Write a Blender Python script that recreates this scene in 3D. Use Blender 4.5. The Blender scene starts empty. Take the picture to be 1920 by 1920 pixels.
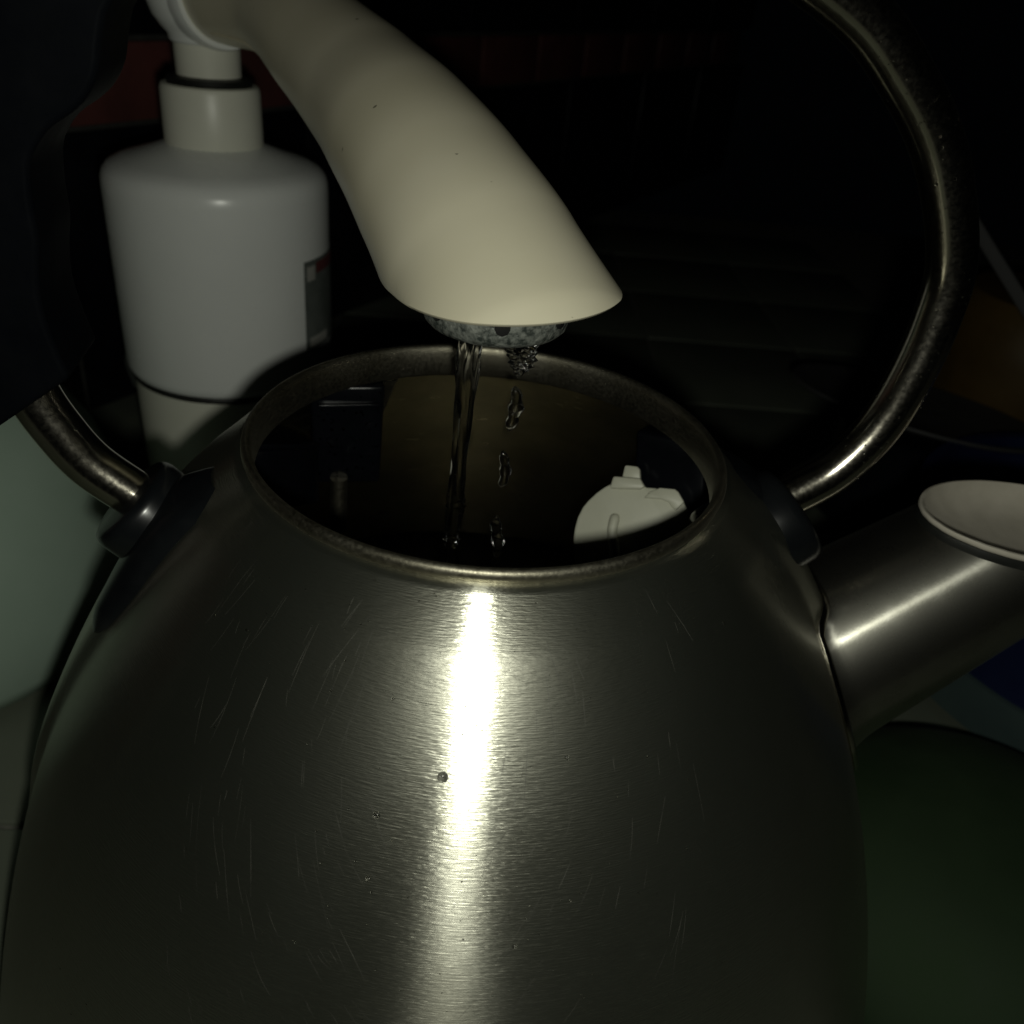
import bpy, bmesh, math, random
from math import sin, cos, pi, radians, exp, sqrt, atan2
from mathutils import Vector, Matrix, Euler
random.seed(7)
sc = bpy.context.scene
COL = sc.collection
S = 0.8                                   # layout units -> metres

# ------------------------------------------------------------------ camera
PITCH, ROLL = radians(31.7), radians(6.11)
FW = Vector((0, cos(PITCH), -sin(PITCH)))
_r, _u = Vector((1, 0, 0)), Vector((0, sin(PITCH), cos(PITCH)))
RT = cos(ROLL)*_r + sin(ROLL)*_u
UP = -sin(ROLL)*_r + cos(ROLL)*_u
CAM = Vector((0.00793, -0.1965, 0.0993))*S
cd = bpy.data.cameras.new('camera')
co = bpy.data.objects.new('camera', cd)
COL.objects.link(co)
co.matrix_world = Matrix.Translation(CAM) @ Matrix((RT, UP, -FW)).transposed().to_4x4()
cd.sensor_width = 36
cd.lens = 36*1650/1920
cd.clip_start, cd.clip_end = 0.005, 50
cd.dof.use_dof = True
cd.dof.focus_distance = 0.156
cd.dof.aperture_fstop = 24
sc.camera = co

# ------------------------------------------------------------------ world and the one light: the phone's flash
w = bpy.data.worlds.new('World')
sc.world = w
w.use_nodes = True
bg = w.node_tree.nodes['Background']
bg.inputs[0].default_value = (0.45, 0.62, 0.75, 1)
bg.inputs[1].default_value = 0.0006
ld = bpy.data.lights.new('flash', 'POINT')
ld.energy = 0.62
ld.color = (0.985, 1.0, 0.87)
ld.shadow_soft_size = 0.0032
lo = bpy.data.objects.new('flash', ld)
COL.objects.link(lo)
lo.location = CAM - UP*0.0115 + RT*0.005 - FW*0.003

sc.view_settings.view_transform = 'Standard'
sc.view_settings.look = 'None'
sc.view_settings.exposure = 0
sc.view_settings.gamma = 1
sc.cycles.sample_clamp_indirect = 3
sc.cycles.max_bounces = 14
sc.cycles.transmission_bounces = 12
sc.cycles.caustics_reflective = False
sc.cycles.caustics_refractive = False

# ------------------------------------------------------------------ helpers
def link(name, me, mat=None, parent=None, loc=None, sharp=40):
    o = bpy.data.objects.new(name, me)
    COL.objects.link(o)
    if mat: me.materials.append(mat)
    if parent: o.parent = parent
    if loc is not None: o.location = Vector(loc)*S
    me.shade_smooth()
    me.set_sharp_from_angle(angle=radians(sharp))
    return o

def mesh(vs, fs):
    me = bpy.data.meshes.new('m')
    me.from_pydata([tuple(Vector(v)*S) for v in vs], [], fs)
    bm = bmesh.new(); bm.from_mesh(me)
    bmesh.ops.recalc_face_normals(bm, faces=bm.faces)
    bm.to_mesh(me); bm.free()
    me.update()
    return me

def grid(rows, closed_u=True, cap0=False, cap1=False):
    vs, fs = [], []
    n = len(rows[0])
    for r in rows: vs += [tuple(p) for p in r]
    for i in range(len(rows)-1):
        for j in range(n if closed_u else n-1):
            k = (j+1) % n
            fs.append((i*n+j, i*n+k, (i+1)*n+k, (i+1)*n+j))
    if cap0: fs.append(tuple(range(n))[::-1])
    if cap1: fs.append(tuple(range((len(rows)-1)*n, len(rows)*n)))
    return vs, fs

def lathe(prof, n=96, c=(0, 0, 0), closed=False):
    rows = [[(c[0]+max(r, 1e-5)*cos(2*pi*j/n), c[1]+max(r, 1e-5)*sin(2*pi*j/n), c[2]+z) for j in range(n)] for r, z in prof]
    if closed: rows.append(rows[0])
    me = mesh(*grid(rows))
    bm = bmesh.new(); bm.from_mesh(me)
    bmesh.ops.remove_doubles(bm, verts=bm.verts, dist=4e-5)
    bmesh.ops.recalc_face_normals(bm, faces=bm.faces)
    bm.to_mesh(me); bm.free()
    return me

def spline(pts, n=12):
    pts = [Vector(p) for p in pts]
    out = []
    for i in range(len(pts)-1):
        p0 = pts[i-1] if i else pts[0]*2-pts[1]
        p1, p2 = pts[i], pts[i+1]
        p3 = pts[i+2] if i+2 < len(pts) else pts[-1]*2-pts[-2]
        for k in range(n):
            t = k/n
            out.append(0.5*((2*p1)+(p2-p0)*t+(2*p0-5*p1+4*p2-p3)*t*t+(3*p1-p0-3*p2+p3)*t**3))
    out.append(pts[-1])
    return out

def sweep(path, rad, seg=32, cap=True, ref=None, sx=1.0):
    rows = []
    N = len(path)
    ref = Vector(ref) if ref else Vector((0, 0, 1))
    for i, p in enumerate(path):
        t = (path[min(i+1, N-1)]-path[max(i-1, 0)]).normalized()
        a = (ref-t*ref.dot(t)).normalized()
        b = t.cross(a)
        r = rad(i/(N-1)) if callable(rad) else rad
        rows.append([p+(a*cos(2*pi*j/seg)+b*sin(2*pi*j/seg)*sx)*r for j in range(seg)])
    return grid(rows, cap0=cap, cap1=cap)

def prism(poly, c, a, b, nrm, d0, d1, bev=0.0005, seg=2):
    """outline in (a, b) extruded along nrm from d0 to d1, edges rounded"""
    c, a, b, nrm = map(Vector, (c, a, b, nrm))
    n = len(poly)
    vs = [c+a*x+b*y+nrm*d0 for x, y in poly]+[c+a*x+b*y+nrm*d1 for x, y in poly]
    fs = [tuple(range(n))[::-1], tuple(range(n, 2*n))]+[(i, (i+1) % n, n+(i+1) % n, n+i) for i in range(n)]
    me = mesh(vs, fs)
    if bev:
        bm = bmesh.new(); bm.from_mesh(me)
        eds = [e for e in bm.edges if len(e.link_faces) == 2 and e.calc_face_angle(0) > radians(50)]
        bmesh.ops.bevel(bm, geom=eds, offset=bev*S, segments=seg, affect='EDGES', profile=0.5, clamp_overlap=True)
        bm.to_mesh(me); bm.free()
    return me

def box(c, sx, sy, sz, rz=0, bev=0.001, tilt=None):
    a = Vector((cos(rz), sin(rz), 0)); b = Vector((-sin(rz), cos(rz), 0))
    return prism([(-sx/2, -sy/2), (sx/2, -sy/2), (sx/2, sy/2), (-sx/2, sy/2)], c, a, b, Vector((0, 0, 1)), -sz/2, sz/2, bev, 3)

def empty(name, loc=(0, 0, 0)):
    o = bpy.data.objects.new(name, None)
    COL.objects.link(o)
    o.empty_display_size = 0.02
    o.location = Vector(loc)*S
    return o

def tag(o, label, cat, group=None):
    o['label'] = label; o['category'] = cat
    if group: o['group'] = group
    return o

def kind(o, k, label=None):
    o['kind'] = k
    if label: o['label'] = label
    return o

def smooth(x, a, b):
    t = min(1, max(0, (x-a)/(b-a)))
    return t*t*(3-2*t)

# ------------------------------------------------------------------ materials
def mat(name):
    m = bpy.data.materials.new(name); m.use_nodes = True
    nt = m.node_tree
    return m, nt, nt.nodes['Principled BSDF'], nt.nodes['Material Output']

def nd(nt, typ, **kw):
    n = nt.nodes.new(typ)
    for k, v in kw.items():
        if k in n.inputs.keys() if isinstance(k, str) else False: n.inputs[k].default_value = v
        else: setattr(n, k, v)
    return n

def noise(nt, vec, scale, detail=3, rough=0.55):
    n = nt.nodes.new('ShaderNodeTexNoise')
    n.inputs['Scale'].default_value = scale
    n.inputs['Detail'].default_value = detail
    n.inputs['Roughness'].default_value = rough
    if vec: nt.links.new(vec, n.inputs['Vector'])
    return n.outputs['Fac']

def ramp(nt, src, *stops):
    r = nt.nodes.new('ShaderNodeValToRGB')
    e = r.color_ramp.elements
    while len(e) < len(stops): e.new(0.5)
    for i, (p, c) in enumerate(stops):
        e[i].position = p
        e[i].color = (c, c, c, 1) if isinstance(c, (int, float)) else (*c, 1)
    nt.links.new(src, r.inputs['Fac'])
    return r.outputs['Color']

def bump(nt, h, strength, dist, base=None):
    b = nt.nodes.new('ShaderNodeBump')
    b.inputs['Strength'].default_value = strength
    b.inputs['Distance'].default_value = dist
    nt.links.new(h, b.inputs['Height'])
    if base: nt.links.new(base, b.inputs['Normal'])
    return b.outputs['Normal']

def mapr(nt, src, a0, a1, b0, b1):
    m = nt.nodes.new('ShaderNodeMapRange')
    for i, v in enumerate((a0, a1, b0, b1)): m.inputs[i+1].default_value = v
    nt.links.new(src, m.inputs[0])
    return m.outputs[0]

def objco(nt): return nt.nodes.new('ShaderNodeTexCoord').outputs['Object']

def scalev(nt, vec, s, rot=None):
    m = nt.nodes.new('ShaderNodeMapping')
    m.inputs['Scale'].default_value = s
    if rot: m.inputs['Rotation'].default_value = rot
    nt.links.new(vec, m.inputs['Vector'])
    return m.outputs['Vector']

def mixc(nt, fac, a, b):
    m = nt.nodes.new('ShaderNodeMix'); m.data_type = 'RGBA'
    nt.links.new(fac, m.inputs['Factor'])
    for s, v in ((6, a), (7, b)):
        if isinstance(v, tuple): m.inputs[s].default_value = (*v, 1)
        else: nt.links.new(v, m.inputs[s])
    return m.outputs[2]

def math_(nt, op, a, b=None):
    m = nt.nodes.new('ShaderNodeMath'); m.operation = op
    for i, v in enumerate((a, b)):
        if v is None: continue
        if isinstance(v, (int, float)): m.inputs[i].default_value = v
        else: nt.links.new(v, m.inputs[i])
    return m.outputs[0]

def polar(nt):
    """object coordinates -> (arc length, height, 0) around the z axis, the seam at the back"""
    s = nt.nodes.new('ShaderNodeSeparateXYZ'); nt.links.new(objco(nt), s.inputs[0])
    th = math_(nt, 'ARCTAN2', s.outputs[0], math_(nt, 'MULTIPLY', s.outputs[1], -1.0))
    c = nt.nodes.new('ShaderNodeCombineXYZ')
    nt.links.new(math_(nt, 'MULTIPLY', th, 0.08), c.inputs[0])
    nt.links.new(s.outputs[2], c.inputs[1])
    return c.outputs[0]

def steel_body():
    m, nt, p, out = mat('brushed_steel')
    pv = polar(nt)
    brush = noise(nt, scalev(nt, pv, (260, 6500, 1)), 1.0, 2, 0.5)
    dash = noise(nt, scalev(nt, pv, (300, 3200, 1)), 1.0, 2, 0.6)
    blot = noise(nt, scalev(nt, pv, (30, 24, 1)), 1.0, 4, 0.6)
    p.inputs['Metallic'].default_value = 1
    col = mixc(nt, mapr(nt, blot, 0.35, 0.7, 0, 1), (0.43, 0.42, 0.345), (0.55, 0.545, 0.465))
    nt.links.new(col, p.inputs['Base Color'])
    nt.links.new(mapr(nt, blot, 0.3, 0.75, 0.235, 0.285), p.inputs['Roughness'])
    p.inputs['Anisotropic'].default_value = 1.0
    p.inputs['Anisotropic Rotation'].default_value = 0.25
    tg = nt.nodes.new('ShaderNodeTangent'); tg.direction_type = 'RADIAL'; tg.axis = 'Z'
    nt.links.new(tg.outputs[0], p.inputs['Tangent'])
    n1 = bump(nt, brush, 0.45, 0.00010)
    n2 = bump(nt, dash, 0.26, 0.00014, n1)
    n3 = n2
    nt.links.new(n3, p.inputs['Normal'])
    g = nt.nodes.new('ShaderNodeBsdfPrincipled')
    g.inputs['Metallic'].default_value = 1
    g.inputs['Roughness'].default_value = 0.345
    nt.links.new(col, g.inputs['Base Color'])
    nt.links.new(n3, g.inputs['Normal'])
    mx = nt.nodes.new('ShaderNodeMixShader'); mx.inputs[0].default_value = 0.34
    nt.links.new(p.outputs[0], mx.inputs[1]); nt.links.new(g.outputs[0], mx.inputs[2])
    df = nt.nodes.new('ShaderNodeBsdfDiffuse'); df.inputs['Color'].default_value = (0.22, 0.25, 0.20, 1)
    nt.links.new(n3, df.inputs['Normal'])
    m2 = nt.nodes.new('ShaderNodeMixShader'); m2.inputs[0].default_value = 0.038
    nt.links.new(mx.outputs[0], m2.inputs[1]); nt.links.new(df.outputs[0], m2.inputs[2])
    nt.links.new(m2.outputs[0], out.inputs['Surface'])
    return m

def metal(name, c1, c2, r0, r1, scale=300, bs=0.2, bd=0.0001, stretch=None):
    m, nt, p, out = mat(name)
    oc = objco(nt)
    v = scalev(nt, oc, stretch) if stretch else oc
    f = noise(nt, v, scale, 4, 0.6)
    big = noise(nt, oc, 60, 3, 0.6)
    p.inputs['Metallic'].default_value = 1
    nt.links.new(mixc(nt, mapr(nt, big, 0.35, 0.65, 0, 1), c1, c2), p.inputs['Base Color'])
    nt.links.new(mapr(nt, f, 0.3, 0.7, r0, r1), p.inputs['Roughness'])
    nt.links.new(bump(nt, f, bs, bd), p.inputs['Normal'])
    return m

def plastic(name, c1, c2, rough, scale=60, bs=0.05, bd=0.0001, specks=0.0, spec=0.5, coat=0.0):
    m, nt, p, out = mat(name)
    oc = objco(nt)
    big = noise(nt, oc, scale, 4, 0.6)
    col = mixc(nt, mapr(nt, big, 0.35, 0.65, 0, 1), c1, c2)
    if specks:
        vo = nt.nodes.new('ShaderNodeTexVoronoi'); vo.inputs['Scale'].default_value = 150
        wob = nt.nodes.new('ShaderNodeVectorMath'); wob.operation = 'ADD'
        nt.links.new(oc, wob.inputs[0])
        nn = nt.nodes.new('ShaderNodeTexNoise'); nn.inputs['Scale'].default_value = 900
        nt.links.new(oc, nn.inputs['Vector'])
        sc_ = nt.nodes.new('ShaderNodeVectorMath'); sc_.operation = 'SCALE'; sc_.inputs['Scale'].default_value = 0.0016
        nt.links.new(nn.outputs['Color'], sc_.inputs[0]); nt.links.new(sc_.outputs[0], wob.inputs[1])
        nt.links.new(wob.outputs[0], vo.inputs['Vector'])
        sep = nt.nodes.new('ShaderNodeSeparateColor'); nt.links.new(vo.outputs['Color'], sep.inputs[0])
        lim = mapr(nt, sep.outputs[0], 0.35, 1.0, 0.0, 0.085)
        msk = mapr(nt, math_(nt, 'SUBTRACT', vo.outputs['Distance'], lim), -0.02, 0.0, specks, 0.0)
        col = mixc(nt, msk, col, (0.10, 0.09, 0.06))
    nt.links.new(col, p.inputs['Base Color'])
    fine = noise(nt, oc, 700, 3, 0.6)
    nt.links.new(mapr(nt, big, 0.3, 0.7, rough*0.9, rough*1.15), p.inputs['Roughness'])
    nt.links.new(bump(nt, fine, bs, bd), p.inputs['Normal'])
    p.inputs['Specular IOR Level'].default_value = spec
    p.inputs['Coat Weight'].default_value = coat
    p.inputs['Coat Roughness'].default_value = 0.12
    return m

def water_mat(rg=0.03):
    m, nt, p, out = mat('water')
    p.inputs['Base Color'].default_value = (1, 1, 1, 1)
    p.inputs['Transmission Weight'].default_value = 1
    p.inputs['Roughness'].default_value = rg
    p.inputs['IOR'].default_value = 1.333
    return m

M_STEEL = steel_body()
M_RIM = metal('stained_rim_steel', (0.16, 0.148, 0.11), (0.25, 0.235, 0.185), 0.36, 0.52, 1500, 0.4, 0.00012)
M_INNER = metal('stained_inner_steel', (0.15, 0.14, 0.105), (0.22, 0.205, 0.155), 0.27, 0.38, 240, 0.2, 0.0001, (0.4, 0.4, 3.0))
M_TUBE = metal('handle_steel', (0.40, 0.375, 0.31), (0.50, 0.47, 0.40), 0.15, 0.23, 1100, 0.16, 0.00006)
def steel_spout():
    m, nt, p, out = mat('spout_steel')
    oc = objco(nt)
    f = noise(nt, oc, 1400, 2, 0.5); big = noise(nt, oc, 110, 4, 0.6)
    p.inputs['Metallic'].default_value = 1
    nt.links.new(mixc(nt, mapr(nt, big, 0.35, 0.65, 0, 1), (0.34, 0.33, 0.28), (0.46, 0.45, 0.40)), p.inputs['Base Color'])
    nt.links.new(mapr(nt, big, 0.3, 0.7, 0.24, 0.32), p.inputs['Roughness'])
    p.inputs['Anisotropic'].default_value = 0.85
    p.inputs['Anisotropic Rotation'].default_value = 0.25
    tg = nt.nodes.new('ShaderNodeTangent'); tg.direction_type = 'RADIAL'; tg.axis = 'Z'
    nt.links.new(tg.outputs[0], p.inputs['Tangent'])
    nr = bump(nt, f, 0.12, 0.00005)
    nt.links.new(nr, p.inputs['Normal'])
    g = nt.nodes.new('ShaderNodeBsdfPrincipled')
    g.inputs['Metallic'].default_value = 1
    g.inputs['Roughness'].default_value = 0.42
    g.inputs['Base Color'].default_value = (0.40, 0.39, 0.34, 1)
    nt.links.new(nr, g.inputs['Normal'])
    mx = nt.nodes.new('ShaderNodeMixShader'); mx.inputs[0].default_value = 0.4
    nt.links.new(p.outputs[0], mx.inputs[1]); nt.links.new(g.outputs[0], mx.inputs[2])
    nt.links.new(mx.outputs[0], out.inputs['Surface'])
    return m
M_SPOUT = steel_spout()
M_SCRATCH = plastic('scratched_steel', (0.028, 0.028, 0.024), (0.075, 0.073, 0.062), 0.5, 200)
M_BLACK = plastic('black_plastic', (0.004, 0.005, 0.006), (0.007, 0.008, 0.009), 0.24, 90, 0.10, 0.00006, spec=0.4)
M_GRIP = plastic('black_grip_plastic', (0.002, 0.0025, 0.0035), (0.003, 0.0035, 0.0045), 0.5, 120, 0.05, 0.00005, spec=0.015)
M_BLOCK = plastic('black_housing_plastic', (0.002, 0.0025, 0.0035), (0.003, 0.0035, 0.005), 0.22, 90, 0.10, 0.00005, spec=0.35)
M_CREAM = plastic('cream_plastic', (0.70, 0.655, 0.49), (0.745, 0.70, 0.545), 0.34, 22, 0.04, 0.00006, specks=0.75)
M_WHITE = plastic('white_plastic', (0.80, 0.82, 0.80), (0.83, 0.85, 0.83), 0.26, 30, 0.03, 0.00006)
M_WHITE2 = plastic('aged_white_plastic', (0.72, 0.72, 0.62), (0.76, 0.76, 0.66), 0.35, 30, 0.03, 0.00006)
M_FILTER = plastic('filter_plastic', (0.44, 0.44, 0.35), (0.50, 0.50, 0.41), 0.45, 60, 0.06, 0.00008)
M_RUBBER = plastic('black_rubber', (0.008, 0.009, 0.008), (0.014, 0.015, 0.013), 0.5, 90, 0.1)
M_AER = plastic('limescaled_aerator', (0.035, 0.042, 0.038), (0.19, 0.20, 0.18), 0.28, 800, 1.0, 0.0005)
M_AERD = plastic('aerator_hole', (0.01, 0.01, 0.01), (0.02, 0.02, 0.02), 0.3)
M_MOUTH = plastic('lit_spout_interior', (0.50, 0.465, 0.39), (0.58, 0.54, 0.46), 0.38, 90, 0.08)  # steel inside of the spout, the flash on it put into the pale colour
M_JUG = plastic('pale_green_plastic', (0.42, 0.55, 0.45), (0.46, 0.59, 0.49), 0.45, 20, 0.03)
M_WATER = water_mat()
M_FLOW = water_mat(0.10)
M_COUNTER = plastic('counter_tile', (0.14, 0.158, 0.122), (0.18, 0.20, 0.155), 0.35, 12, 0.08)
M_GROUT = plastic('grout', (0.16, 0.16, 0.14), (0.22, 0.22, 0.19), 0.8, 200, 0.3)
M_RED = plastic('red_glazed_tile', (0.13, 0.050, 0.044), (0.20, 0.068, 0.060), 0.35, 26, 0.2, 0.0003)
M_BTILE = plastic('black_glazed_tile', (0.004, 0.005, 0.007), (0.007, 0.008, 0.012), 0.3, 26, 0.1)
M_WGROUT = plastic('wall_grout', (0.045, 0.045, 0.04), (0.06, 0.06, 0.055), 0.8, 200, 0.3)
M_GREEN = plastic('green_plastic', (0.015, 0.034, 0.011), (0.021, 0.044, 0.015), 0.8, 25, 0.05)
M_BLUE = plastic('navy_plastic', (0.006, 0.011, 0.050), (0.009, 0.016, 0.066), 0.5, 25, 0.05)
M_BAND = plastic('bluish_grey_plastic', (0.055, 0.085, 0.085), (0.07, 0.105, 0.10), 0.5, 25, 0.05)
M_ORANGE = plastic('amber_plastic', (0.085, 0.05, 0.008), (0.11, 0.066, 0.012), 0.55, 40, 0.1)
M_GREY = plastic('grey_board', (0.045, 0.045, 0.045), (0.06, 0.06, 0.06), 0.7, 40, 0.1)
M_STICK = plastic('grey_sticker', (0.10, 0.115, 0.105), (0.145, 0.16, 0.15), 0.5, 90, 0.05)
M_STRED = plastic('red_print', (0.11, 0.035, 0.035), (0.15, 0.045, 0.045), 0.5, 90, 0.05)
M_PALE = plastic('pale_print', (0.34, 0.34, 0.31), (0.40, 0.40, 0.37), 0.5, 90, 0.05)

# ------------------------------------------------------------------ setting: counter and wall
ZC = -0.2
cnt = kind(link('counter', box((0.15, 0.45, ZC-0.012), 1.3, 1.5, 0.02, radians(4), 0), M_GROUT), 'structure')
ca, cb = Vector((cos(radians(4)), sin(radians(4)), 0)), Vector((-sin(radians(4)), cos(radians(4)), 0))
tile_me = box((0, 0, 0), 0.1475, 0.1475, 0.006, radians(4), 0.0012)
tile_me.materials.append(M_COUNTER); tile_me.shade_smooth(); tile_me.set_sharp_from_angle(angle=radians(40))
for i in range(-3, 5):
    for j in range(-2, 7):
        t = bpy.data.objects.new('tile', tile_me); COL.objects.link(t)
        pos = Vector((-0.215, 0.0915, ZC-0.003)) + ca*0.15*i + cb*0.15*j
        t.location = pos*S + Vector((0, 0, random.uniform(-.0002, .0002))); t.parent = cnt

WD = Vector((0.45, 0.893, 0)).normalized(); WN = Vector((WD.y, -WD.x, 0)); W0 = Vector((-0.2790, 0.4100, 0.0))
def wall_quad(s0, s1, z0, z1, d0, d1, bev):
    return prism([(s0, z0), (s1, z0), (s1, z1), (s0, z1)], W0, WD, Vector((0, 0, 1)), WN, d0, d1, bev)
wall = kind(link('wall', wall_quad(-0.55, 1.35, ZC, 0.5, -0.02, -0.001, 0), M_WGROUT), 'structure')
STRIP0, STRIP1 = -0.011, 0.036
s = -0.52
while s < 1.25:
    L = 0.118
    link('red_tile', wall_quad(s, s+L, STRIP0, STRIP1, -0.003, 0.0035, 0.0014), M_RED, wall)
    s += L+0.004
s = -0.53
while s < 1.25:
    L = 0.236
    for z0, z1 in ((ZC+0.001, STRIP0-0.0035), (STRIP1+0.0035, STRIP1+0.2)):
        link('black_tile', wall_quad(s, s+L, z0, z1, -0.003, 0.0025, 0.0014), M_BTILE, wall)
    s += L+0.004

# ------------------------------------------------------------------ kettle
AZ = radians(11)
E1 = Vector((cos(AZ), sin(AZ), 0)); N1 = Vector((-sin(AZ), cos(AZ), 0)); Z1 = Vector((0, 0, 1))
def hp(s, z, off=0.0): return E1*s + N1*off + Z1*z
def rb(t): return 0.06+0.105*(1-exp(-max(t, 0)/0.12))
def bulge(th, t):
    """pressed fairings under the handle's two feet"""
    b = 0
    for a0, hh in ((AZ, 0.0055), (AZ+pi, 0.0028)):
        d = (th-a0+pi) % (2*pi)-pi
        lat = abs(d)*rb(t)
        wd = max(0.0295*(1-t/0.155), 0.002)
        f = smooth(t, 0.004, 0.022)*(1-smooth(t, 0.085, 0.145))
        b = max(b, hh*f*(1-smooth(lat, wd*0.55, wd*1.05)))
    return b
def surf(th, t, lift=0.0):
    r = rb(t)+bulge(th, t)+lift-0.0026*max(0, 1-t/0.012)
    return Vector((r*cos(th), r*sin(th), -t))

kettle = empty('kettle', (0, 0, ZC))
tag(kettle, 'brushed stainless steel kettle without lid, being filled under the cream tap', 'kettle')
def kp(name, me, m, parent=None, sharp=40):
    o = link(name, me, m, parent or kettle, None, sharp)
    if parent is None: o.location = Vector((0, 0, -ZC))*S
    return o

NB = 320
rows = []
ts = [0.0030, 0.0036, 0.0045]+[0.006+0.168*(i/110)**1.15 for i in range(111)]
for t in ts: rows.append([surf(2*pi*j/NB, t) for j in range(NB)])
rows = [[Vector((0.0582*cos(2*pi*j/NB), 0.0582*sin(2*pi*j/NB), -0.0024)) for j in range(NB)]]+rows
for rr_, z in ((0.140, -0.178), (0.128, -0.180), (0.001, -0.180)):
    rows.append([Vector((rr_*cos(2*pi*j/NB), rr_*sin(2*pi*j/NB), z)) for j in range(NB)])
body = kp('body', mesh(*grid(rows)), M_STEEL, sharp=60)
# inside shell, a wall thickness in from the outside
inn = [(0.0570, -0.0085), (0.0600, -0.0094)]+[(rb(t)-0.0016, -t) for t in [0.012+0.128*i/40 for i in range(41)]]
inn += [(0.128, -0.146), (0.118, -0.149), (0.06, -0.150), (0.0001, -0.150)]
kp('inner_wall', lathe(inn, 160), M_INNER)
rim_prof = [(0.0584, -0.0032), (0.0591, -0.0022), (0.0594, -0.0011), (0.0592, -0.0002), (0.0586, 0.0005), (0.0579, 0.0006), (0.0573, 0.0002), (0.0569, -0.0007),
            (0.0567, -0.0020), (0.0567, -0.0085), (0.0571, -0.0092), (0.0577, -0.0085), (0.0578, -0.0050)]
kp('rim', lathe(rim_prof, 200, closed=True), M_RIM, sharp=60)
kp('base', lathe([(0.001, -0.1805), (0.131, -0.1805), (0.136, -0.184), (0.136, -0.196), (0.131, -0.1995), (0.001, -0.1995)], 128), M_BLACK)

# handle: steel tube in two visible runs, black grip round its left shoulder, black feet
tube_pts = [(-0.0790, -0.0255), (-0.0844, -0.0197), (-0.0947, -0.0101), (-0.1007, -0.0003), (-0.1045, 0.009), (-0.1075, 0.022), (-0.1085, 0.038), (-0.1065, 0.055), (-0.099, 0.072),
            (-0.085, 0.089), (-0.064, 0.103), (-0.036, 0.1125), (-0.004, 0.1165), (0.030, 0.1125), (0.065, 0.0995), (0.0833, 0.0863), (0.0973, 0.0710), (0.1081, 0.0500),
            (0.1099, 0.0341), (0.1081, 0.0168), (0.1038, 0.0028), (0.0953, -0.0096), (0.0836, -0.0182), (0.0765, -0.0225)]
path = spline([hp(a, b) for a, b in tube_pts], 8)
kp('handle_tube', mesh(*sweep(path, 0.0058, 36, ref=N1)), M_TUBE)
gi = [(-0.0916, 0.0173), (-0.0933, 0.0244), (-0.0944, 0.0326), (-0.0938, 0.0395), (-0.0926, 0.0461), (-0.0926, 0.0514), (-0.0921, 0.0575), (-0.0910, 0.0616), (-0.0875, 0.0662),
      (-0.0831, 0.0693), (-0.0798, 0.0724), (-0.0773, 0.0767), (-0.0759, 0.0822), (-0.0735, 0.0876), (-0.066, 0.0935), (-0.054, 0.0985), (-0.038, 0.1015)]
go = [(-0.038, 0.130), (-0.062, 0.1235), (-0.086, 0.110), (-0.106, 0.092), (-0.119, 0.070), (-0.1245, 0.046), (-0.1235, 0.022), (-0.119, 0.004), (-0.1160, -0.0005)]
gi = [(p.x, p.y) for p in spline([(a, b, 0) for a, b in gi], 3)]
go = [(p.x, p.y) for p in spline([(a, b, 0) for a, b in go], 3)]
kp('grip', prism(gi+go, (0, 0, 0), E1, Z1, N1, -0.0125, 0.0105, 0.0075, 7), M_GRIP, sharp=60)

def collar(p0, p1, r, name='collar'):
    p0, p1 = Vector(p0), Vector(p1)
    L = (p1-p0)
    pth = [p0+L*k for k in (0, .02, .06, .12, .3, .5, .7, .88, .94, .98, 1)]
    prof = [0.82, 0.92, 0.97, 1, 1.0, 1.0, 1.01, 1.02, 0.99, 0.94, 0.86]
    return kp(name, mesh(*sweep(pth, lambda u: r*prof[min(10, int(round(u*10)))], 40, ref=N1)), M_BLACK, sharp=50)
cl = collar(hp(-0.0866, -0.0176, -0.003), hp(-0.0710, -0.0335, -0.003), 0.0126)
cr = collar(hp(0.0842, -0.0180, -0.006), hp(0.0640, -0.0330, -0.008), 0.0140)

def tongue(a0, t0, t1, w0, w1, hgt, parent):
    """pointed foot of the handle lying on the body"""
    rows = []
    n, k = 64, 12
    for i in range(n+1):
        u = i/n
        t = t0+(t1-t0)*u
        wd = (w0+(w1-w0)*u)*sqrt(max(1e-4, 1-max(0, (u-0.55)/0.45)**2))*sqrt(min(1, 0.25+u*6))
        row = []
        for j in range(k+1):
            v = -1+2*j/k
            e = (1-abs(v)**3.2)
            th = a0+wd*v/rb(t)
            row.append(surf(th, t, -0.0012+(hgt*(1-0.55*u))*e**0.6*min(1, 0.3+u*8)*(1-0.5*max(0, (u-0.8)/0.2)**2)))
        rows.append(row)
    vs, fs = grid(rows, closed_u=False)
    return mesh(vs, fs)
kp('foot', tongue(AZ+pi+radians(9), 0.0075, 0.0490, 0.0125, 0.0068, 0.0062, cl), M_BLACK, cl)
kp('foot', tongue(AZ, 0.0065, 0.0400, 0.0130, 0.0090, 0.0050, cr), M_BLACK, cr)

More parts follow.
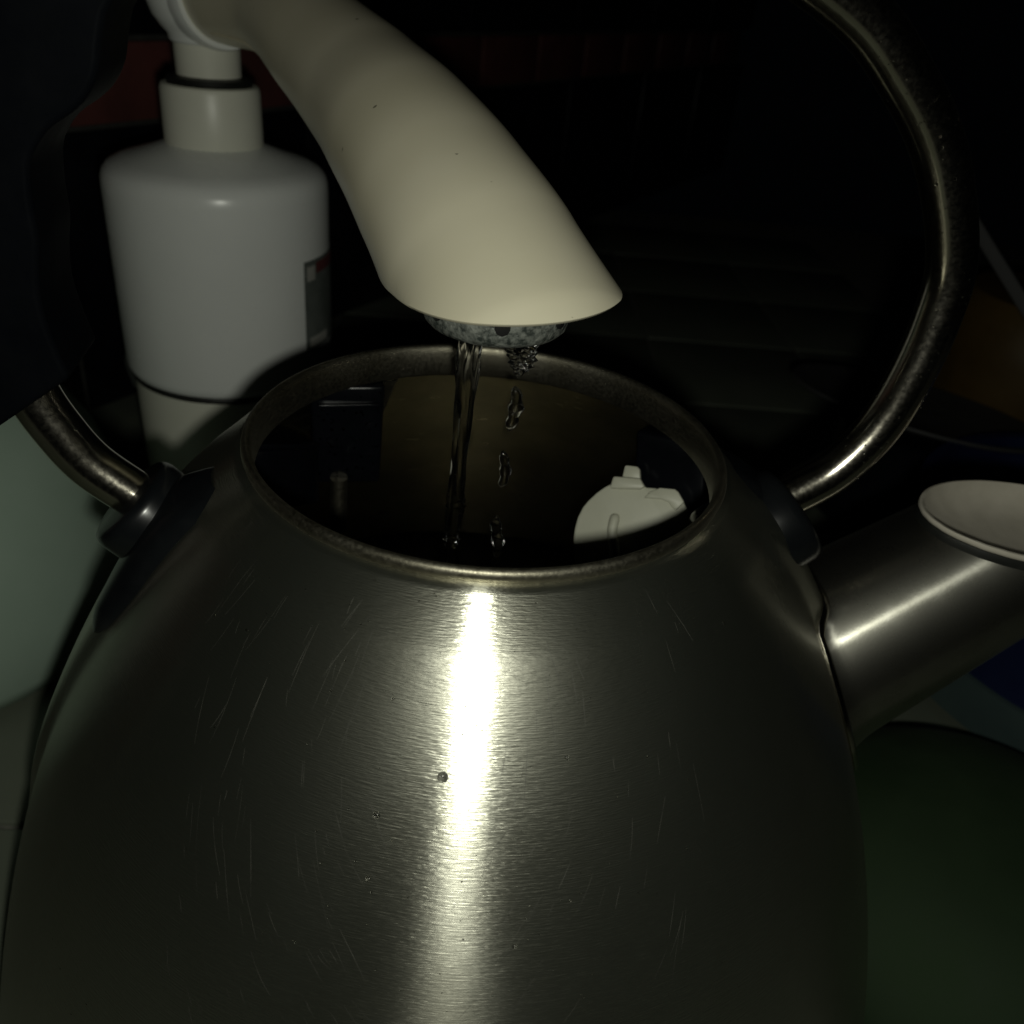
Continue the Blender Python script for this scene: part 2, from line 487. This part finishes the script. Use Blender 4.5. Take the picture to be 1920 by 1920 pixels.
# spout: tapered tube leaving the body, cut off level, a pale dish in its mouth for the lit inside
ANG = radians(37.8)
UA = E1*cos(ANG)+Z1*sin(ANG); VA = -E1*sin(ANG)+Z1*cos(ANG)
C0 = hp(0.080, -0.0970); C1 = hp(0.172, -0.0255)
R0, R1 = 0.0315, 0.0222
def spline_ray(al, t):
    o0 = C0+(VA*cos(al)+N1*sin(al))*R0
    o1 = C1+(VA*cos(al)+N1*sin(al))*R1
    return o0+(o1-o0)*t
def inside(p):
    t = -p.z
    if t < 0: return False
    return sqrt(p.x**2+p.y**2) < rb(t)+bulge(atan2(p.y, p.x), t)
ZCUT, SLOPE = -0.0270, -0.05
def cut(p):
    s = p.dot(E1)
    return p.z > ZCUT+SLOPE*(s-0.125)
NS = 96
rows = [[] for _ in range(30)]
seam, mouth = [], []
for j in range(NS):
    al = 2*pi*j/NS
    t0 = 0.0
    for k in range(1200):
        if not inside(spline_ray(al, k/600)): t0 = k/600; break
    t1 = t0
    for k in range(4000):
        if cut(spline_ray(al, t0+k/1000)): t1 = t0+k/1000; break
    t1 = max(t1, t0+0.03)
    seam.append(spline_ray(al, t0)); mouth.append(spline_ray(al, t1))
    for i in range(30):
        u = i/29
        p = spline_ray(al, t0-0.03+(t1-t0+0.03)*u)
        # fillet flaring into the body
        ctr = C0+(C1-C0)*(t0+(t1-t0)*u)
        fl = 0.0035*max(0, 1-u/0.14)**2
        rows[i].append(p+(p-ctr).normalized()*fl)
sp_me = mesh(*grid(rows))
sp_q = UA.to_track_quat('Z', 'Y'); sp_c = (C0+C1)/2
sp_me.transform(sp_q.to_matrix().to_4x4().inverted() @ Matrix.Translation(-sp_c*S))
spout = kp('spout', sp_me, M_SPOUT, sharp=60)
spout.rotation_mode = 'QUATERNION'; spout.rotation_quaternion = sp_q; spout.location = (sp_c-Vector((0, 0, ZC)))*S
fl_rows = []
fc = sum(seam, Vector())/NS
for q in range(9):
    a = 2*pi*q/8
    row = []
    for j in range(NS):
        p = seam[j]; rad = (p-fc).normalized()
        g_ = p+rad*(0.0058+0.0012*cos(a))
        row.append(surf(atan2(g_.y, g_.x), -g_.z, 0.0006+0.0014*sin(a)))
    fl_rows.append(row)
flange_me = mesh(*grid(fl_rows))
mc = sum(mouth, Vector())/NS
sp_inv = sp_q.to_matrix().to_4x4().inverted() @ Matrix.Translation(-sp_c*S)
def ring(sc_, dz): return [mc+(p-mc)*sc_+Z1*dz for p in mouth]
gap_me = mesh(*grid([ring(0.985, -0.0040), ring(1.0, -0.0012), ring(1.012, 0.0005), ring(1.0, 0.0022), ring(0.975, 0.0024)]))
mouth_me = mesh(*grid([ring(0.96, 0.0018), ring(1.006, 0.0026), ring(1.014, 0.0034), ring(1.006, 0.0041), ring(0.985, 0.0042), ring(0.965, 0.0034), ring(0.93, 0.0010), ring(0.80, -0.0022), ring(0.55, -0.0042), ring(0.2, -0.0050), ring(0.02, -0.0051)], cap1=True))
for m_ in (flange_me, gap_me, mouth_me): m_.transform(sp_inv)
kp('seam_flange', flange_me, M_TUBE, spout, 80)
kp('mouth_gap_ring', gap_me, M_RUBBER, spout)  # black ring added for the shaded gap under the lip
kp('spout_mouth', mouth_me, M_MOUTH, spout, 60)

# fine scratches; their glint round the bright streak is put in layout and colour
vs, fs = [], []
rs = random.Random(21)
def ribbon(a0, t0, ang, length, curv, wd):
    n = 10; k = len(vs)
    a, t = a0, t0
    for i in range(n+1):
        dx, dt = cos(ang), sin(ang)
        w_ = wd*(0.35+0.65*sin(pi*(i+0.3)/(n+0.6)))
        for sg in (-1, 1):
            vs.append(surf(a+sg*w_*(-dt)/rb(t), max(0.003, t+sg*w_*dx), 0.00003))
        a += dx*length/n/rb(t); t = max(0.004, t+dt*length/n); ang += curv/n
    for i in range(n): fs.append((k+2*i, k+2*i+1, k+2*i+3, k+2*i+2))
for _ in range(190):
    side = -1 if rs.random() < 0.58 else 1
    arc = side*rs.uniform(0.010, 0.055) if rs.random() < 0.75 else side*rs.uniform(0.016, 0.024)
    t = rs.uniform(0.005, 0.085)
    vx, vy = -(t-0.020), arc
    if vy < 0: vx, vy = -vx, -vy
    ln = sqrt(vx*vx+vy*vy); tang = atan2(vy/ln+0.55, vx/ln)+rs.gauss(0, 0.10)
    ribbon(-pi/2+arc/rb(t), t, tang, rs.choice((0.0025, 0.004, 0.007, 0.011))*rs.uniform(0.6, 1.2), rs.gauss(0, 0.15), rs.uniform(0.00002, 0.00005))
o = kp('scratches', mesh(vs, fs), M_SCRATCH)
o['kind'] = 'stuff'

# inside the kettle: black switch housing with a steel pin, filter holder, white filter
def fit_inside(me, gap=0.0022):
    """press the back of a fitting against the inner wall"""
    for v in me.vertices:
        x, y, z = v.co/S
        t = -z; lim = (0.0560 if t < 0.0095 else rb(t)-gap)
        r = sqrt(x*x+y*y)
        if r > lim: v.co.x *= lim/r; v.co.y *= lim/r
    return me
def hexa(front, depth, bev=0.0012):
    """a block from its four front corners (clockwise), grown back along depth"""
    f = [Vector(p) for p in front]; d = Vector(depth)
    n = 6
    vs, fs = [], []
    rows = []
    def q(u, v): return (f[0]*(1-u)+f[1]*u)*(1-v)+(f[3]*(1-u)+f[2]*u)*v
    me = mesh(f+[p+d for p in f], [(0, 1, 2, 3), (7, 6, 5, 4), (0, 4, 5, 1), (1, 5, 6, 2), (2, 6, 7, 3), (3, 7, 4, 0)])
    bm = bmesh.new(); bm.from_mesh(me)
    bmesh.ops.bevel(bm, geom=bm.edges[:], offset=bev*S, segments=3, affect='EDGES', profile=0.5, clamp_overlap=True)
    bmesh.ops.subdivide_edges(bm, edges=[e for e in bm.edges if e.calc_length() > 0.006*S], cuts=5, use_grid_fill=True)
    bm.to_mesh(me); bm.free()
    return fit_inside(me)
hs = kp('switch_housing', hexa([(-0.0545, 0.0370, -0.0096), (-0.0335, 0.0430, -0.0096), (-0.0345, 0.0420, -0.0425), (-0.0545, 0.0390, -0.0435)], (-0.012, 0.045, 0)), M_BLOCK)
kp('cap_line', hexa([(-0.0520, 0.0362, -0.0150), (-0.0345, 0.0415, -0.0150), (-0.0345, 0.0415, -0.0162), (-0.0520, 0.0362, -0.0162)], (-0.002, 0.006, 0), 0.0002), M_BLOCK, hs)
kp('side_panel', hexa([(-0.0634, 0.0091, -0.0172), (-0.0511, 0.0338, -0.0282), (-0.0516, 0.0346, -0.0480), (-0.0638, 0.0079, -0.0380)], (-0.030, 0.020, 0)), M_BLOCK, hs)
kp('ledge', hexa([(-0.0632, 0.0088, -0.0151), (-0.0508, 0.0334, -0.0264), (-0.0508, 0.0334, -0.0280), (-0.0632, 0.0088, -0.0167)], (-0.030, 0.020, 0), 0.0004), M_BLOCK, hs)
pin = [Vector((-0.0470, 0.0400, -0.0410)), Vector((-0.0472, 0.0400, -0.050)), Vector((-0.0473, 0.0400, -0.0600))]
kp('steel_pin', mesh(*sweep(pin, 0.0027, 20, ref=(1, 0, 0))), M_RIM)
kp('filter_holder', hexa([(0.0420, 0.0420, -0.0150), (0.0620, 0.0330, -0.0130), (0.0640, 0.0270, -0.0330), (0.0450, 0.0360, -0.0390)], (0.020, 0.030, 0)), M_BLOCK)

FC = Vector((0.0425, 0.0292, -0.0339)); FN = Vector((-0.2999, -0.7998, 0.5199)); FA = Vector((0.9363, -0.3511, 0)); FB = Vector((0.1825, 0.4868, 0.8542))
plate = [(-0.0095, -0.0245), (-0.0112, -0.0200), (-0.0127, -0.0165), (-0.0135, -0.0139), (-0.0140, -0.0109), (-0.0141, -0.0075), (-0.0135, -0.0041), (-0.0126, -0.0020), (-0.0108, 0.0011), (-0.0089, 0.0035), (-0.0071, 0.0052),
         (-0.0060, 0.0066), (0.0009, 0.0080), (0.0020, 0.0074), (0.0032, 0.0069), (0.0072, 0.0077), (0.0115, 0.0085), (0.0127, 0.0080), (0.0145, 0.0062), (0.0166, 0.0040), (0.0180, 0.0), (0.0195, -0.008), (0.0185, -0.020), (0.010, -0.0265)]
flt = kp('spout_filter', prism(plate, FC, FA, FB, FN, -0.0022, 0.0, 0.0004), M_FILTER)
kp('tab', prism([(-0.0047, 0.0066), (-0.0050, 0.0113), (-0.0046, 0.0117), (-0.0013, 0.0122), (-0.0003, 0.0115), (0.0009, 0.0082)], FC, FA, FB, FN, -0.0030, -0.0004, 0.0005), M_FILTER, flt)
kp('lug', prism([(-0.0071, 0.0036), (-0.0071, 0.0070), (-0.0067, 0.0075), (0.0009, 0.0090), (0.0020, 0.0078), (0.0030, 0.0070), (0.0017, 0.0058), (-0.0031, 0.0046)], FC, FA, FB, FN, -0.0010, 0.0014, 0.0006), M_FILTER, flt)
kp('raised_crescent', prism([(0.0036, 0.0037), (0.0047, 0.0059), (0.0072, 0.0079), (0.0115, 0.0087), (0.0127, 0.0082), (0.0152, 0.0058), (0.0136, 0.0028), (0.0122, 0.0034), (0.0108, 0.0045), (0.0084, 0.0048), (0.006, 0.0043)], FC, FA, FB, FN, -0.0010, 0.0011, 0.0004), M_FILTER, flt)
ribp = spline([FC+FA*(-0.0030)+FB*(-0.0040)+FN*0.0003, FC+FA*(-0.0029)+FB*(-0.0050)+FN*0.0012, FC+FA*(-0.0024)+FB*(-0.0085)+FN*0.0017, FC+FA*(-0.0006)+FB*(-0.0125)+FN*0.0017, FC+FA*(0.0010)+FB*(-0.0170)+FN*0.0014], 6)
kp('rib', mesh(*sweep(ribp, lambda u: 0.0012+0.0003*min(1, u*5), 18, ref=FN)), M_FILTER, flt, 60)

# ------------------------------------------------------------------ tap with filter canister
BX, BY = -0.1396, 0.211
tap = empty('filter_tap', (BX, BY, ZC))
tag(tap, 'white water filter canister with curved cream spout reaching over the kettle', 'tap')
def tp(name, me, m, parent=None, sharp=40):
    o = link(name, me, m, parent or tap, None, sharp)
    if parent is None: o.location = Vector((-BX, -BY, -ZC))*S
    return o
cc = (BX, BY, 0)
can = tp('canister', lathe([(r_*0.96, z_) for r_, z_ in [(0.0492, -0.0800), (0.0502, -0.0785), (0.0507, -0.076), (0.0508, 0.004), (0.0505, 0.0075), (0.0494, 0.0104), (0.0470, 0.0128), (0.042, 0.0150), (0.030, 0.0185), (0.0215, 0.0215), (0.015, 0.0218)]], 128, cc), M_WHITE, sharp=60)
tp('base', lathe([(r_*0.96, z_) for r_, z_ in [(0.001, ZC), (0.044, ZC), (0.0470, ZC+0.003), (0.0475, -0.12), (0.0478, -0.0840), (0.0466, -0.0828), (0.03, -0.0825)]], 96, cc), M_WHITE2)
tp('seal_ring', lathe([(r_*0.96, z_) for r_, z_ in [(0.0470, -0.0835), (0.0488, -0.0832), (0.0496, -0.0815), (0.0490, -0.0800), (0.0470, -0.0796)]], 96, cc), M_RUBBER)
tp('collar', lathe([(0.018, 0.0205), (0.0207, 0.0208), (0.0209, 0.0220), (0.0207, 0.0430), (0.0200, 0.0448), (0.0185, 0.0453), (0.0172, 0.0445), (0.014, 0.0435)], 96, cc), M_WHITE2)
tp('o_ring', lathe([(0.0130, 0.0436), (0.0172, 0.0446), (0.0180, 0.0462), (0.0172, 0.0478), (0.0130, 0.0484)], 72, cc), M_RUBBER)
tp('neck', lathe([(0.0130, 0.043), (0.0133, 0.0455), (0.0135, 0.0605), (0.0140, 0.062), (0.010, 0.0625)], 72, cc), M_WHITE2)
elb = [(0.0001, 0.1065), (0.009, 0.1045), (0.0165, 0.0995), (0.0212, 0.0925), (0.0234, 0.0845), (0.0230, 0.0770), (0.0205, 0.0700), (0.0172, 0.0655), (0.0152, 0.0635), (0.0150, 0.0615), (0.0140, 0.0603), (0.010, 0.0600)]
elbow = tp('elbow', lathe(elb, 96, cc), M_WHITE, sharp=60)
st = Vector((-0.1300, 0.1830, 0.0835))
# spout: a round tube coming forward, bending down, cut off level
sp_pts = [(-0.1345, 0.2080, 0.0800), (-0.1215, 0.1945, 0.0802), (-0.0940, 0.1625, 0.0790), (-0.0679, 0.1225, 0.0695), (-0.0467, 0.0874, 0.0619), (-0.0299, 0.0543, 0.0556), (-0.0160, 0.0281, 0.0475), (-0.0031, 0.0050, 0.0368),
          (0.0067, -0.0126, 0.0230), (0.0165, -0.0302, 0.0092), (0.0263, -0.0478, -0.0046), (0.0361, -0.0654, -0.0184)]
sp_rad = [0.0190, 0.0185, 0.0174, 0.0188, 0.0202, 0.0214, 0.0225, 0.0238, 0.0279, 0.0279, 0.0279, 0.0279]
pth = spline(sp_pts, 12)
ZO, KX, KY = 0.0383, 0.133, -0.063
def srad(u):
    k = min(u*11, 10.9999); q = int(k); f = k-q
    f = f*f*(3-2*f)*0.5+f*0.5
    return sp_rad[q]*(1-f)+sp_rad[q+1]*f
rows = []
NP = len(pth); SEG = 96
for i, p in enumerate(pth):
    t = (pth[min(i+1, NP-1)]-pth[max(i-1, 0)]).normalized()
    side = t.cross(Z1).normalized(); top = side.cross(t)
    r = srad(i/(NP-1))
    rows.append([p+(side*cos(2*pi*j/SEG)+top*sin(2*pi*j/SEG))*r for j in range(SEG)])
me = mesh(*grid(rows))
bm = bmesh.new(); bm.from_mesh(me)
bmesh.ops.bisect_plane(bm, geom=bm.verts[:]+bm.edges[:]+bm.faces[:], plane_co=(0, 0, ZO*S), plane_no=(KX, KY, -1), clear_outer=True)
edge = [e for e in bm.edges if e.is_boundary and all(abs(v.co.z-ZO*S-KX*v.co.x-KY*v.co.y) < 1e-5 for v in e.verts)]
oc = Vector((0, 0, 0)); vsb = {v for e in edge for v in e.verts}
for v in vsb: oc += v.co
oc /= max(1, len(vsb))
for scl, dz in ((0.985, -0.0006), (0.955, -0.0008), (0.90, 0.0002), (0.88, 0.004)):
    r_ = bmesh.ops.extrude_edge_only(bm, edges=edge)
    nv = [g for g in r_['geom'] if isinstance(g, bmesh.types.BMVert)]
    edge = [g for g in r_['geom'] if isinstance(g, bmesh.types.BMEdge)]
    for v in nv:
        f = scl
        v.co.x = oc.x+(v.co.x-oc.x)*f; v.co.y = oc.y+(v.co.y-oc.y)*f
        v.co.z = (ZO+dz)*S+KX*v.co.x+KY*v.co.y
bmesh.ops.holes_fill(bm, edges=edge)
bmesh.ops.recalc_face_normals(bm, faces=bm.faces)
bm.to_mesh(me); bm.free()
spo = tp('spout', me, M_CREAM, sharp=50)
tp('socket', mesh(*sweep(spline([Vector((-0.1390, 0.2125, 0.0800)), Vector((-0.1320, 0.2050, 0.0800)), Vector((-0.1262, 0.1990, 0.0800))], 6), lambda u: 0.0215-0.0014*u**6, 64)), M_WHITE, elbow)
sm = []
for i, p in enumerate(pth[14:-78]):
    i += 10
    t = (pth[i+1]-pth[i-1]).normalized(); side = t.cross(Z1).normalized(); top = side.cross(t)
    sm.append(p+(side*cos(radians(-48))+top*sin(radians(-48)))*(srad(i/(NP-1))-0.0001))
tp('parting_seam', mesh(*sweep(sm, 0.00055, 10)), M_CREAM, spo, 60)
AX, AY = -0.0006, 0.0
ae = tp('aerator', lathe([(0.001, 0.0405), (0.0168, 0.0405), (0.0170, 0.0320), (0.0166, 0.0300), (0.0155, 0.0288), (0.0140, 0.0285), (0.0005, 0.0286)], 96, (AX, AY, 0)), M_AER, sharp=50)
for a in (-82, -137, -30, 30, 90, 150):
    aa = radians(a)
    d = Vector((cos(aa), sin(aa), 0)); l = Vector((-sin(aa), cos(aa), 0))
    poly = [(-0.0017, 0.0405), (-0.0017, 0.0334), (-0.0012, 0.0324), (0.0, 0.0319), (0.0012, 0.0324), (0.0017, 0.0334), (0.0017, 0.0405)]
    tp('notch', prism(poly, Vector((AX, AY, 0))+d*0.0165, l, Z1, d, -0.001, 0.00085, 0.0002), M_AERD, ae)

def patch(a0, a1, z0, z1, lift, n=16):
    rows = []
    for z in (z0, z1):
        rows.append([(BX+(0.04877+lift)*cos(a0+(a1-a0)*k/n), BY+(0.04877+lift)*sin(a0+(a1-a0)*k/n), z) for k in range(n+1)])
    inner = [[(BX+0.0484*cos(a0+(a1-a0)*k/n), BY+0.0484*sin(a0+(a1-a0)*k/n), z) for k in range(n+1)] for z in (z1, z0)]
    return mesh(*grid(rows+inner+[rows[0]], closed_u=False))
stk = tp('sticker', patch(radians(-27), radians(25), -0.063, -0.021, 0.0003), M_STICK, can)
tp('red_print', patch(radians(-17), radians(8), -0.0275, -0.0225, 0.0006), M_STRED, stk)
tp('pale_print', patch(radians(-25), radians(-18), -0.030, -0.0235, 0.0006), M_PALE, stk)
tp('pale_print', patch(radians(-24), radians(-6), -0.0615, -0.0570, 0.0006), M_PALE, stk)

# ------------------------------------------------------------------ water
def stream_mesh(pts, rads, seg=40, wob=0.12, seed=1, rings=0.0, res=10):
    rnd = random.Random(seed)
    ph = [rnd.uniform(0, 6.28) for _ in range(6)]
    path = spline(pts, res)
    N = len(path); rows = []
    for i, p in enumerate(path):
        u = i/(N-1)
        k = u*(len(rads)-1); q = min(int(k), len(rads)-2); r = rads[q]+(rads[q+1]-rads[q])*(k-q)
        row = []
        for j in range(seg):
            a = 2*pi*j/seg
            m = 1+wob*(sin(3*a+ph[0]+u*5)*0.5+sin(2*a+ph[1]-u*9)*0.5+0.6*sin(6*a+ph[2]+u*17)+0.5*sin(u*70+ph[3]+a)*smooth(u, 0.4, 0.6)+0.3*sin(9*a+ph[4]-u*31))
            m *= 1+rings*(exp(-((p.z+0.021)/0.0022)**2)+exp(-((p.z+0.0335)/0.003)**2))*(0.22*sin(p.z*4200)+0.10*sin(4*a+p.z*2500))
            row.append(p+Vector((cos(a)*m*r, sin(a)*m*r*0.8, 0)))
        rows.append(row)
    return mesh(*grid(rows, cap0=True, cap1=True))
SX = -0.0066
o = link('water_stream', stream_mesh([(SX+0.0010, 0, 0.0287), (SX+0.0006, 0, 0.024), (SX+0.0002, 0, 0.010), (SX-0.0002, 0, -0.010), (SX-0.0005, 0, -0.035), (SX-0.0008, 0.0, -0.070), (SX-0.001, 0, -0.1095)],
     [0.0040, 0.0031, 0.0026, 0.0026, 0.0022, 0.0022, 0.0019, 0.0024, 0.0018, 0.0022, 0.0018, 0.0020, 0.0026], wob=0.17, seed=3, rings=1.0, res=36), M_FLOW, None, None, 80)
tag(o, 'clear continuous water stream falling from the aerator into the kettle', 'water stream')
o = link('water_stream', stream_mesh([(0.0070, -0.001, 0.0287), (0.0069, -0.001, 0.0255), (0.0064, -0.001, 0.0205), (0.0059, -0.001, 0.0163)],
     [0.0036, 0.0035, 0.0036, 0.0031, 0.0018, 0.0004], wob=0.30, seed=9, res=20), M_FLOW, None, None, 80)
tag(o, 'short ragged clump of water hanging under the right of the aerator', 'water stream')
def drop(x, y, z, rx, rz, bend, label, seed):
    rnd = random.Random(seed)
    rows = []
    for i in range(25):
        v = -1+2*i/24
        rr_ = max(0.02, sqrt(max(0, 1-v*v)))*rx*(1+0.16*sin(v*9+seed)+0.06*sin(v*23))
        rows.append([Vector((x+bend*sin(v*2.4+seed)+rr_*cos(2*pi*j/22)*(1+0.12*sin(3*j*2*pi/22+seed)), y+rr_*0.8*sin(2*pi*j/22), z+v*rz)) for j in range(22)])
    o = link('water_drop', mesh(*grid(rows, cap0=True, cap1=True)), M_FLOW, None, None, 80)
    return tag(o, label, 'water drop', 'falling drops beside the stream')
drop(0.0056, -0.001, 0.0078, 0.0017, 0.0062, 0.0005, 'topmost falling drop, just under the ragged clump of water', 1)
drop(0.0046, -0.001, -0.0090, 0.0014, 0.0054, 0.0005, 'falling water drop, middle one of the three beside the stream', 2)
drop(0.0046, -0.001, -0.0295, 0.0016, 0.0068, 0.0006, 'lowest falling drop, deep inside the kettle right of the stream', 3)
# pool with ripples round the point where the stream lands
rows = []
for i in range(60):
    r = 0.0003+(rb(0.1095)-0.0022)*i/59
    rows.append([(r*cos(2*pi*j/120), r*sin(2*pi*j/120), -0.1095+0.0006*sin(sqrt((r*cos(2*pi*j/120)-SX)**2+(r*sin(2*pi*j/120))**2)*900)*exp(-r*30)) for j in range(120)])
rows.append([((rb(0.1095)-0.0022)*cos(2*pi*j/120)*1.0, (rb(0.1095)-0.0022)*sin(2*pi*j/120), -0.1465) for j in range(120)])
o = link('water_pool', mesh(*grid(rows, cap0=True, cap1=True)), M_WATER, None, None, 80)
tag(o, 'dark water collecting at the bottom inside the kettle', 'water')

# droplets on the steel
def bead(th_deg, t, r, label, flat=0.55):
    th = radians(th_deg)-pi/2
    p = surf(th, t)
    q = surf(th, t+0.002); n2 = surf(th+0.01, t)
    nr = (q-p).cross(n2-p).normalized()
    if nr.dot(Vector((p.x, p.y, 0))) < 0: nr = -nr
    a = nr.cross(Z1).normalized(); b = nr.cross(a)
    rows = []
    for i in range(11):
        ph = pi/2*i/10
        rows.append([p+(a*cos(2*pi*j/24)+b*sin(2*pi*j/24))*r*max(0.01, cos(ph))+nr*(r*flat*sin(ph)-0.00002) for j in range(24)])
    rows = [[v-nr*0.00012 for v in rows[0]]]+rows
    o = link('water_droplet', mesh(*grid(rows, cap0=True, cap1=True)), M_FLOW, None, None, 80)
    return tag(o, label, 'water droplet', 'droplets on the kettle body')
for a, t, r, lb in [(0.22, .0301, .00105, 'largest water droplet on the steel, touching the left edge of the bright streak'),
                    (-7.33, .0375, .0007, 'round droplet on the steel, lower left of the largest droplet'),
                    (-7.04, .0477, .00055, 'small droplet far below and left of the largest, beside the streak\'s faded end'),
                    (9.9, .0570, .0005, 'small droplet low on the kettle, right of the faded streak'),
                    (-8.05, .0196, .00035, 'tiny droplet on the steel, upper left of the largest droplet'),
                    (16.65, .0272, .00045, 'small droplet on the steel well right of the bright streak, mid height'),
                    (49.9, .0152, .0005, 'droplet on the dark right shoulder, below the right handle foot'),
                    (48.16, .0753, .0003, 'tiny droplet low on the dark right side of the kettle')]:
    bead(a, t, r, lb)
# uncounted specks of splashed water on the body, tube and black housing
vs, fs = [], []
def speck(p, n, r):
    n = n.normalized(); a = n.orthogonal().normalized(); b = n.cross(a)
    k = len(vs)
    for rr_, h in ((1, -0.05), (0.75, 0.42), (0.35, 0.6)):
        for j in range(8): vs.append(p+(a*cos(pi*j/4)+b*sin(pi*j/4))*r*rr_+n*r*h)
    for i in range(2):
        for j in range(8): fs.append((k+i*8+j, k+i*8+(j+1) % 8, k+i*8+8+(j+1) % 8, k+i*8+8+j))
    fs.append(tuple(k+16+j for j in range(8))); fs.append(tuple(k+7-j for j in range(8)))
for _ in range(330):
    th = radians(random.gauss(4, 26)) - pi/2; t = random.uniform(0.004, 0.12)
    p = surf(th, t); speck(p, Vector((p.x, p.y, 0.06)), abs(random.gauss(0.00010, 0.00006))+0.00005)
for _ in range(170):
    u = random.uniform(0.60, 0.93); i = int(u*(len(path)-2)); p = path[i]
    tdir = (path[i+1]-path[i]).normalized()
    a = random.gauss(pi, 0.8)
    sd = N1*cos(a)+tdir.cross(N1)*sin(a)
    speck(p+sd*0.0058, sd, abs(random.gauss(0.00018, 0.00009))+0.00006)
rz = radians(14); bn = Vector((sin(rz), -cos(rz), 0)); bt = Vector((cos(rz), sin(rz), 0))
for _ in range(120):
    p = Vector((-0.0440, 0.0402, -0.0270))+bn*0.0002+bt*random.uniform(-0.009, 0.0100)+Z1*random.gauss(-0.002, 0.010)
    if abs(p.z+0.027) < 0.0155: speck(p, bn+Z1*0.3, abs(random.gauss(0.00022, 0.00012))+0.00008)
o = link('splash_specks', mesh(vs, fs), M_WATER, None, None, 80)
kind(o, 'stuff', 'fine specks of splashed water on the kettle')

# ------------------------------------------------------------------ dim things around
jug = lathe([(0.001, ZC), (0.098, ZC), (0.107, ZC+0.004), (0.1105, ZC+0.012), (0.109, -0.165), (0.1040, -0.140), (0.096, -0.116), (0.084, -0.096), (0.068, -0.079), (0.048, -0.066), (0.036, -0.058), (0.034, -0.045), (0.034, -0.02), (0.02, -0.018), (0.001, -0.018)], 128, (-0.287, 0.142, 0))
tag(link('jug', jug, M_JUG, None, None, 50), 'pale greyish green round-shouldered jug at the left edge behind the handle', 'jug')
hz = spline([(-0.200, 0.235, -0.110), (-0.196, 0.222, -0.093), (-0.190, 0.214, -0.0845), (-0.181, 0.210, -0.0815), (-0.170, 0.209, -0.083)], 10)
tag(link('hose', mesh(*sweep(hz, 0.0042, 20, ref=(0, 1, 0.2))), M_STICK, None, None, 60), 'short grey hose curving out of the left side of the white canister', 'hose')

gb = lathe([(0.076, 0.0), (0.080, 0.0005), (0.0815, 0.004), (0.0790, 0.016), (0.0700, 0.031), (0.055, 0.042), (0.036, 0.048), (0.015, 0.0505), (0.0, 0.0508)], 96)
tag(link('bowl', gb, M_GREEN, None, (0.200, 0.026, ZC)), 'dark green bowl turned upside down on the counter right of the kettle', 'bowl')
tub = empty('tub', (0.324, 0.184, ZC))
tag(tub, 'dark navy tub with pale bluish band round its foot, under the spout', 'tub')
link('wall', lathe([(0.100, 0.030), (0.107, 0.085), (0.110, 0.088), (0.110, 0.091), (0.104, 0.091), (0.097, 0.030)], 96), M_BLUE, tub)
link('foot_band', lathe([(0.001, 0), (0.096, 0.0), (0.1005, 0.003), (0.1025, 0.0295), (0.092, 0.030), (0.001, 0.029)], 96), M_BAND, tub)
pl = lathe([(0.001, 0.0), (0.052, 0.0), (0.078, 0.006), (0.0805, 0.0075), (0.0800, 0.0090), (0.076, 0.0085), (0.05, 0.003), (0.001, 0.003)], 96)
plo = link('plate', pl, M_GREY, None, (0.262, 0.345, -0.128)); plo.rotation_euler = (radians(-8), radians(6), 0)
tag(plo, 'dull grey plate whose rim shows as a pale line behind the spout', 'plate')
tag(link('pot_stand', lathe([(0.001, ZC), (0.045, ZC), (0.047, ZC+0.003), (0.040, ZC+0.06), (0.044, -0.1325), (0.001, -0.1320)], 64, (0.262, 0.345, 0)), M_BTILE), 'black stand under the grey plate behind the spout', 'stand')
tag(link('jar', lathe([(0.001, ZC+0.045), (0.066, ZC+0.045), (0.070, ZC+0.05), (0.072, -0.06), (0.070, -0.035), (0.060, -0.022), (0.001, -0.020)], 96, (0.385, 0.445, -0.045)), M_ORANGE), 'dim amber jar far behind the handle at the right edge', 'jar')

p0, p1 = Vector((0.2545, 0.3276, -0.0036)), Vector((0.3150, 0.2868, -0.0700))
dr = (p1-p0).normalized(); sd = dr.cross(Vector((0, 1, 0.3))).normalized(); nn = dr.cross(sd)
bd = prism([(-0.01, -0.0035), (0.245, -0.0035), (0.245, 0.0035), (-0.01, 0.0035)], p0, dr, sd, nn, -0.010, 0.010, 0.001)
tag(link('utensil', bd, M_GREY), 'dim grey flat stick slanting down into the navy tub at the right edge', 'utensil')
